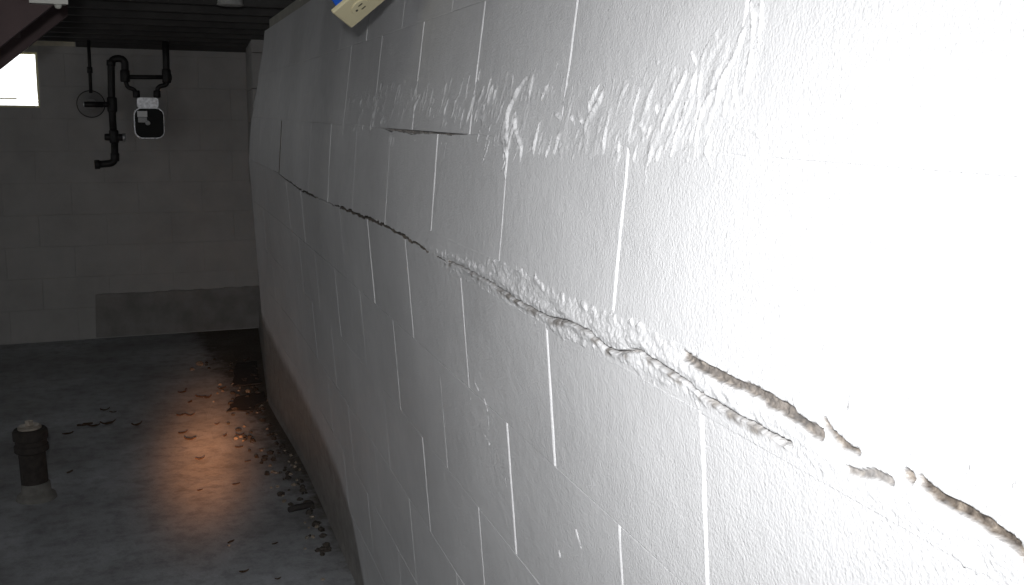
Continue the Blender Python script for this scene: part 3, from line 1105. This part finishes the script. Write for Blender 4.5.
Lv, Sv, Nv = Lv*OK, Sv*OK, Nv*OK               # the plate is a size up from a standard one
m_ = MB()
plate(m_, oc, 0.035, 0.0575, 0.003, 0.0, 0.006, 0.002)
m_.build('cover_plate', M_CREAM, ou)
for s in (-1, 1):
    ctr = oc + Lv*s*0.0195
    m_ = MB()
    m_.lathe(ctr+Nv*0.0055, Nv, [(0.0186, 0), (0.0186, 0.0025), (0.0175, 0.0034)], 28)
    rec_ = m_.build('receptacle', M_CREAM, ou)
    for sx in (-1, 1):
        m_ = MB()
        m_.obox(ctr+Sv*0.006*sx+Lv*0.003+Nv*0.0085, Sv*0.0011, Lv*0.0042, Nv*0.0006)
        so = m_.build('slot', M_SLOT, rec_)
    m_ = MB()
    m_.lathe(ctr-Lv*0.008+Nv*0.0082, Nv, [(0.0026, 0), (0.0026, 0.0009)], 12)
    m_.build('ground_hole', M_SLOT, rec_)
m_ = MB()
m_.lathe(oc+Nv*0.0055, Nv, [(0.0032, 0), (0.0028, 0.0016)], 12)
m_.build('screw', M_BRASS, ou)
m_ = MB()
plate(m_, oc, 0.029, 0.048, 0.004, -0.075, 0.0, 0.001)
m_.build('box_body', M_BLUE, ou)
cs = oc + Lv*0.048 - Nv*0.05
m_ = MB()
pts = []
top_ = np.array([cs[0]+0.05, cs[1]-0.02, ZC+0.03])
for k in range(13):
    s = k/12
    a = cs + Lv*0.09*min(s*1.5, 1)
    pts.append((1-s)**2*cs + 2*s*(1-s)*(cs+Lv*0.10) + s*s*top_)
m_.tube(pts, 0.0045, 10)
m_.build('cable', M_CABLE, ou)

# ---------------------------------------------------------------- gas piping, regulator and meter on the back wall
GY = YB-0.11
g = lambda x, y, Y=GY: at_depth(x, y, Y)


def fillet(pts, rad, n=6):
    pts = [np.asarray(p, float) for p in pts]
    out = [pts[0]]
    for a, b_, c in zip(pts[:-2], pts[1:-1], pts[2:]):
        u1 = a-b_
        u2 = c-b_
        l1, l2 = np.linalg.norm(u1), np.linalg.norm(u2)
        r_ = min(rad, l1*0.49, l2*0.49)
        s, e = b_+u1/l1*r_, b_+u2/l2*r_
        for k in range(n+1):
            q = k/n
            out.append((1-q)**2*s+2*q*(1-q)*b_+q*q*e)
    out.append(pts[-1])
    return out


gp = thing('gas_pipework', 'black iron gas pipes with a looped riser on the back wall', 'pipe', (g(113, 165)[0], GY, g(113, 165)[2]))


def pipe(name, pix, r, rad=0.03, m=M_IRON, parent=gp):
    return MB().tube(fillet([g(*p) for p in pix], rad), r, 14).build(name, m, parent)


def fitting(name, a, b_, r, m=M_IRON, parent=gp):
    A_, B_ = g(*a), g(*b_)
    return MB().tube([A_, A_+(B_-A_)*0.08, A_+(B_-A_)*0.92, B_], [r*0.86, r, r, r*0.86], 16).build(name, m, parent)


pipe('riser_pipe', [(113.5, 134), (111.5, 100), (111, 58.5), (125, 58.5), (125, 78)], 0.0225, 0.05)
pipe('drop_pipe', [(114.5, 138), (115, 163), (97, 164.5)], 0.0225, 0.04)
fitting('elbow_cap', (100, 164.4), (94.5, 164.6), 0.029)
fitting('elbow', (115, 153), (115, 161), 0.027)
fitting('coupling', (111, 66), (111, 60), 0.027)
fitting('tee', (111.8, 97), (112.4, 112), 0.030)
pipe('branch_pipe', [(99, 104.5), (112, 104.5)], 0.017)
fitting('valve_body', (104.5, 137), (124, 137.5), 0.022)
fitting('valve_collar', (113.6, 130), (114.4, 143), 0.029)
fitting('valve_end', (122.5, 137.4), (125.3, 137.5), 0.026, M_ALU)
fitting('tee', (124.8, 70), (125.2, 82), 0.029)
pipe('bypass_pipe', [(125, 77), (166.5, 77.2)], 0.0135)
pipe('outlet_riser', [(165.5, 40), (166.5, 80)], 0.0215)
fitting('tee', (166.2, 69), (166.8, 83), 0.028)
fitting('coupling', (166.8, 77.2), (171.5, 77.2), 0.022)
pipe('inlet_tail', [(125.5, 80), (127, 87), (135.5, 90), (136.5, 97)], 0.0135, 0.04)
pipe('outlet_tail', [(167, 80), (166.6, 85), (157.5, 86.5), (157, 97)], 0.0145, 0.04)
fitting('union_nut', (136, 90.5), (136.6, 97.5), 0.022)
fitting('union_nut', (157, 90.5), (157, 97.5), 0.022)

rc = g(91, 104)
rg = MB().lathe(rc+np.array([0, 0.045, 0]), (0, -1, 0), [(0.03, -0.02), (0.075, 0.0), (0.086, 0.018), (0.086, 0.028), (0.080, 0.034)], 36).build('regulator', M_IRON, gp)
rg['label'] = 'round grey gas regulator with a dark rim'


def sub(mb_, name, m):
    o = mb_.build(name, m)
    o.parent = rg
    o.matrix_parent_inverse = Matrix.Translation(-gp.location) @ Matrix.Translation(gp.location)
    return o


sub(MB().lathe(rc+np.array([0, 0.013, 0]), (0, -1, 0), [(0.080, 0), (0.080, 0.006), (0.072, 0.009), (0.040, 0.024), (0.034, 0.030)], 36), 'cover', M_REG)
A_, B_ = g(84, 104.3, GY-0.05), g(103, 104.6, GY-0.05)
sub(MB().tube([A_, A_+(B_-A_)*.05, B_], [0.015, 0.018, 0.018], 14), 'spring_tube', M_IRON)
sub(MB().tube([A_-np.array([0.004, 0, 0]), A_+np.array([0.008, 0, 0])], 0.0155, 12), 'cap', M_ALU)
sub(MB().tube([g(88.5, 40), g(90.8, 93)], 0.0105, 12), 'vent_pipe', M_IRON)
a_, b_ = g(89.6, 67), g(89.9, 73)
sub(MB().tube([a_, b_], 0.017, 14), 'vent_coupling', M_IRON)

ga, gb = g(133, 107.5), g(164.5, 138.5)
mx0, mx1, mz1, mz0 = ga[0], gb[0], ga[2], gb[2]
gm = thing('gas_meter', 'dark gas meter with pale rim and silver top hung from iron pipes', 'gas meter', ((mx0+mx1)/2, GY, mz0))


def rr_slab(m_, x0, x1, z0, z1, rad, y0, y1, inset=0.0):
    cx, cz, hw, hl = (x0+x1)/2, (z0+z1)/2, (x1-x0)/2, (z1-z0)/2
    o_ = [(cx+p[0], y0, cz+p[1]) for p in rrect(0, hw-inset, hl-inset, rad)]
    m_.prism(o_, (0, y1-y0, 0))


m_ = MB()
rr_slab(m_, mx0+0.006, mx1-0.006, mz0+0.006, mz1-0.006, 0.045, GY-0.035, GY+0.085)
m_.build('casing', M_METER, gm)
m_ = MB()
rr_slab(m_, mx0, mx1, mz0, mz1, 0.048, GY-0.030, GY-0.018)
m_.build('rim', M_ALU, gm)
m_ = MB()
rr_slab(m_, mx0+0.007, mx1-0.007, mz0+0.007, mz1-0.007, 0.042, GY-0.060, GY-0.034)
m_.build('front_cover', M_METER, gm)
for (xa, za) in ((mx0+0.03, mz0+0.004), ((mx0+mx1)/2-0.03, mz0+0.004), ((mx0+mx1)/2+0.03, mz0+0.004), (mx1-0.004, mz0+0.09), (mx1-0.004, mz0+0.15), (mx0+0.004, mz0+0.10)):
    MB().lathe((xa, GY-0.028, za), (0, -1, 0), [(0.006, 0), (0.006, 0.006), (0.003, 0.008)], 8).build('bolt', M_ALU, gm)
ta, tb2 = g(136, 97.5), g(158, 107.6)
m_ = MB()
rr_slab(m_, ta[0], tb2[0], tb2[2]-0.004, ta[2], 0.018, GY-0.045, GY+0.05)
m_.build('top_casting', M_ALU, gm)
ia, ib = g(137, 111, GY-0.06), g(147.3, 117, GY-0.06)
ip = MB().box(ia[0], ib[0], GY-0.066, GY-0.058, ib[2], ia[2]).build('index_plate', M_PALE, gm)
ia, ib = g(138, 117.3, GY-0.06), g(147, 122.5, GY-0.06)
MB().box(ia[0], ib[0], GY-0.064, GY-0.058, ib[2], ia[2]).build('index_window', M_GREYG, gm)
ia, ib = g(145, 121, GY-0.06), g(150.5, 125, GY-0.06)
MB().lathe(((ia[0]+ib[0])/2, GY-0.058, (ia[2]+ib[2])/2), (0, -1, 0), [(0.015, 0), (0.015, 0.007), (0.012, 0.009)], 14).build('badge_seal', M_GREYG, gm)

# ---------------------------------------------------------------- cast iron cleanout standing up from the slab
cb = on_floor(36, 498)
tz = at_depth(33, 424, cb[1])[2]
co = thing('drain_cleanout', 'rusty cast iron drain stub with plug standing out of the slab', 'drain pipe', (cb[0], cb[1], 0))
sc = cb[1]/F_PX
zz = lambda y: at_depth(33, y, cb[1])[2]
MB().lathe((cb[0]+0.003, cb[1], -0.002), (0, 0, 1), [(0.075, 0), (0.070, 0.018), (0.055, 0.030), (0.052, zz(482)), (0.047, zz(481))], 28).build('cement_collar', M_COLLAR, co)
lean = np.array([-0.03, 0.0, 1.0])
MB().lathe((cb[0], cb[1], zz(486)), lean, [(0.046, 0), (0.049, 0.004), (0.049, zz(450)-zz(486))], 28).build('pipe_barrel', M_CAST, co)
p_ = np.array([cb[0], cb[1], zz(486)])+lean*(zz(452)-zz(486))
MB().lathe(p_, lean, [(0.052, 0), (0.062, 0.008), (0.062, 0.03), (0.057, 0.034), (0.057, 0.05), (0.063, 0.055), (0.063, zz(428)-zz(452)-0.008), (0.056, zz(428)-zz(452))], 28).build('hub', M_CAST, co)
p2_ = p_+lean*(zz(428)-zz(452))
MB().lathe(p2_, lean, [(0.043, -0.004), (0.043, 0.008), (0.036, 0.013)], 24).build('plug', M_BRASS, co)
MB().lathe(p2_+lean*0.012, lean, [(0.015, 0), (0.015, 0.018), (0.012, 0.020)], 4).build('plug_nut', M_BRASS, co)

# ---------------------------------------------------------------- debris on the slab
def leaf(p, size, ang, curl, m, name, label, cat, group):
    n = 7
    vs = []
    for i in range(n):
        s = i/(n-1)
        wv = math.sin(math.pi*min(max(s, 0.04), 0.96))**0.8*0.42
        for jx in (-1, 0, 1):
            x = (s-0.5)*size
            yv = jx*wv*size*0.5*random.uniform(0.75, 1.1)
            z = 0.002 + size*curl*(abs(s-0.5)*2)**2*0.5 + (0.12*size if jx else 0.0)*random.uniform(0.5, 1)
            vs.append((x, yv, z))
    k = len(vs)
    vs += [(a, b2, c-0.0014) for a, b2, c in vs]
    fs = []
    for i in range(n-1):
        for jx in range(2):
            a = i*3+jx
            fs.append((a, a+1, a+4, a+3))
            fs.append((k+a, k+a+3, k+a+4, k+a+1))
    per = [i*3 for i in range(n)] + [(n-1)*3+1] + [i*3+2 for i in range(n-1, -1, -1)] + [1]
    for a, b2 in zip(per, per[1:]+per[:1]):
        fs.append((a, k+a, k+b2, b2))
    o = MB().add(vs, fs).build(name, m)
    o.location = (p[0], p[1], 0.001)
    o.rotation_euler = (0, 0, ang)
    return tag(o, label, cat, group)


def chip(p, size, m, name, label, cat, group, flat=0.55, z=0.0):
    vs = []
    n, rings = 7, 3
    for r in range(rings):
        hgt = (0, 0.55, 1.0)[r]*size*flat
        rad = (0.42, 0.5, 0.25)[r]*size
        for k_ in range(n):
            a = 2*math.pi*k_/n+random.uniform(-0.25, 0.25)
            q = rad*random.uniform(0.7, 1.25)
            vs.append((q*math.cos(a)*1.25, q*math.sin(a), hgt*random.uniform(0.85, 1.1) if r else 0))
    fs = [(r*n+k_, r*n+(k_+1) % n, (r+1)*n+(k_+1) % n, (r+1)*n+k_) for r in range(rings-1) for k_ in range(n)]
    fs += [tuple(range(n))[::-1], tuple((rings-1)*n+k_ for k_ in range(n))]
    o = MB().add(vs, fs).build(name, m)
    o.location = (p[0], p[1], z)
    o.rotation_euler = (0, 0, random.uniform(0, 6.28))
    return tag(o, label, cat, group)


LFL = 'dry curled brown leaf lying on the damp slab'
for (x, y, pxl, ang) in [(222, 389.5, 8, 0.2), (201, 398, 10, -0.5), (208, 398.5, 9, 0.7), (190, 403, 7, 0.9), (182, 393, 7, 0.1), (186, 390, 5, 1.2), (181, 416, 8, 0.2), (190, 416.5, 8, -0.2),
                         (183, 434, 9, 0.4), (190, 440.6, 10, -0.25), (225, 437, 6, 0.8), (240, 436, 8, 0.1), (239, 448, 7, 0.0), (217, 425, 5, 0.5), (105, 411, 8, 0.1), (113, 413, 6, -0.3),
                         (85, 426, 13, 0.25), (94, 427, 10, 0.0), (108, 425, 13, 0.25), (137, 426, 10, 0.4), (68, 434.7, 9, 0.3), (200, 460, 8, 0.1), (70, 473, 8, 0.9), (236, 485, 7, 0.2),
                         (200, 491, 5, 0.4), (244, 573, 9, 0.15), (275, 544.6, 6, 0.4), (278, 580, 6, 0.1), (262, 450, 6, 0.1), (248, 462, 6, 0.2), (231, 543, 9, 0.7)]:
    p = on_floor(x, y)
    leaf(p, max(0.018, pxl*p[1]/F_PX*1.15), ang+YAW*0, random.uniform(0.1, 0.5), M_LEAF, 'dry_leaf', LFL, 'leaf', 'dry leaves scattered on the slab')
CHL = 'small pale chip of mortar lying on the slab'
for (x, y, pxl) in [(248, 392, 6), (269, 401, 5), (234.7, 404.6, 3), (236, 439, 5), (262, 451, 4), (291, 456, 5), (276, 473.5, 5), (282.5, 496, 4), (305, 549, 4), (323, 580, 5), (229, 546, 4),
                    (243, 441, 3), (296, 463, 4), (300, 470, 4), (289, 462, 3), (257, 413, 3), (262, 406, 3), (250, 409, 4), (305, 523, 3), (271, 488, 3), (200, 365, 9), (192, 370, 6)]:
    p = on_floor(x, y)
    chip(p, max(0.010, pxl*p[1]/F_PX*0.8), M_CHIP, 'mortar_chip', CHL, 'chip', 'pale mortar chips on the slab')
DCL = 'dark crumb of dirt heaped along the foot of the bowed wall'
rd = random.Random(5)
for k_ in range(150):
    t = rd.uniform(3.45, 6.6)
    wdt = 0.05 + 0.27*max(0, (t-3.4))/3.2
    xw = float(lat(t, -6*HB-0.03))
    u_ = rd.random()**1.6
    p = (xw-0.045-u_*wdt, t, 0)
    lt = rd.random() < 0.22
    chip(p, rd.uniform(0.008, 0.020) if lt else rd.uniform(0.010, 0.030), M_CHIP if lt else M_DIRTC, 'mortar_chip' if lt else 'dirt_crumb',
         'pale mortar crumb among the dirt at the foot of the bowed wall' if lt else DCL, 'chip' if lt else 'dirt', 'mortar crumbs along the wall foot' if lt else 'dirt crumbs along the wall foot')

# two torn sheets of tar paper
def sheet(pixs, name, label, z=0.0):
    pts = [on_floor(*q) for q in pixs]
    dense = []
    for a, b2 in zip(pts, pts[1:]+pts[:1]):
        for k_ in range(5):
            s = k_/5
            q = a+(b2-a)*s
            dense.append((q[0]+random.uniform(-0.012, 0.012), q[1]+random.uniform(-0.015, 0.015), z+0.001))
    o = MB().prism(dense, (0, 0, 0.006)).build(name, M_TAR)
    return tag(o, label, 'tar paper')


sheet([(226, 412), (236, 398), (262, 393), (266, 401), (252, 411)], 'tar_paper', 'larger torn piece of black tar paper on the slab beside the wall')
sheet([(234, 387), (236, 364), (256, 362), (262, 384)], 'tar_paper', 'torn piece of black tar paper nearer the back wall on the slab')

# a stub of dark wood by the wall foot
a, b2 = on_floor(289, 510, 0.012), on_floor(313, 504, 0.012)
m_ = MB()
dv = b2-a
m_.tube([a, a+dv*0.3+np.array([0, 0.003, 0.001]), a+dv*0.7, b2], [0.011, 0.0125, 0.012, 0.010], 9)
tag(m_.build('wood_stub', M_TAR), 'short dark stick lying by the foot of the bowed wall', 'stick')
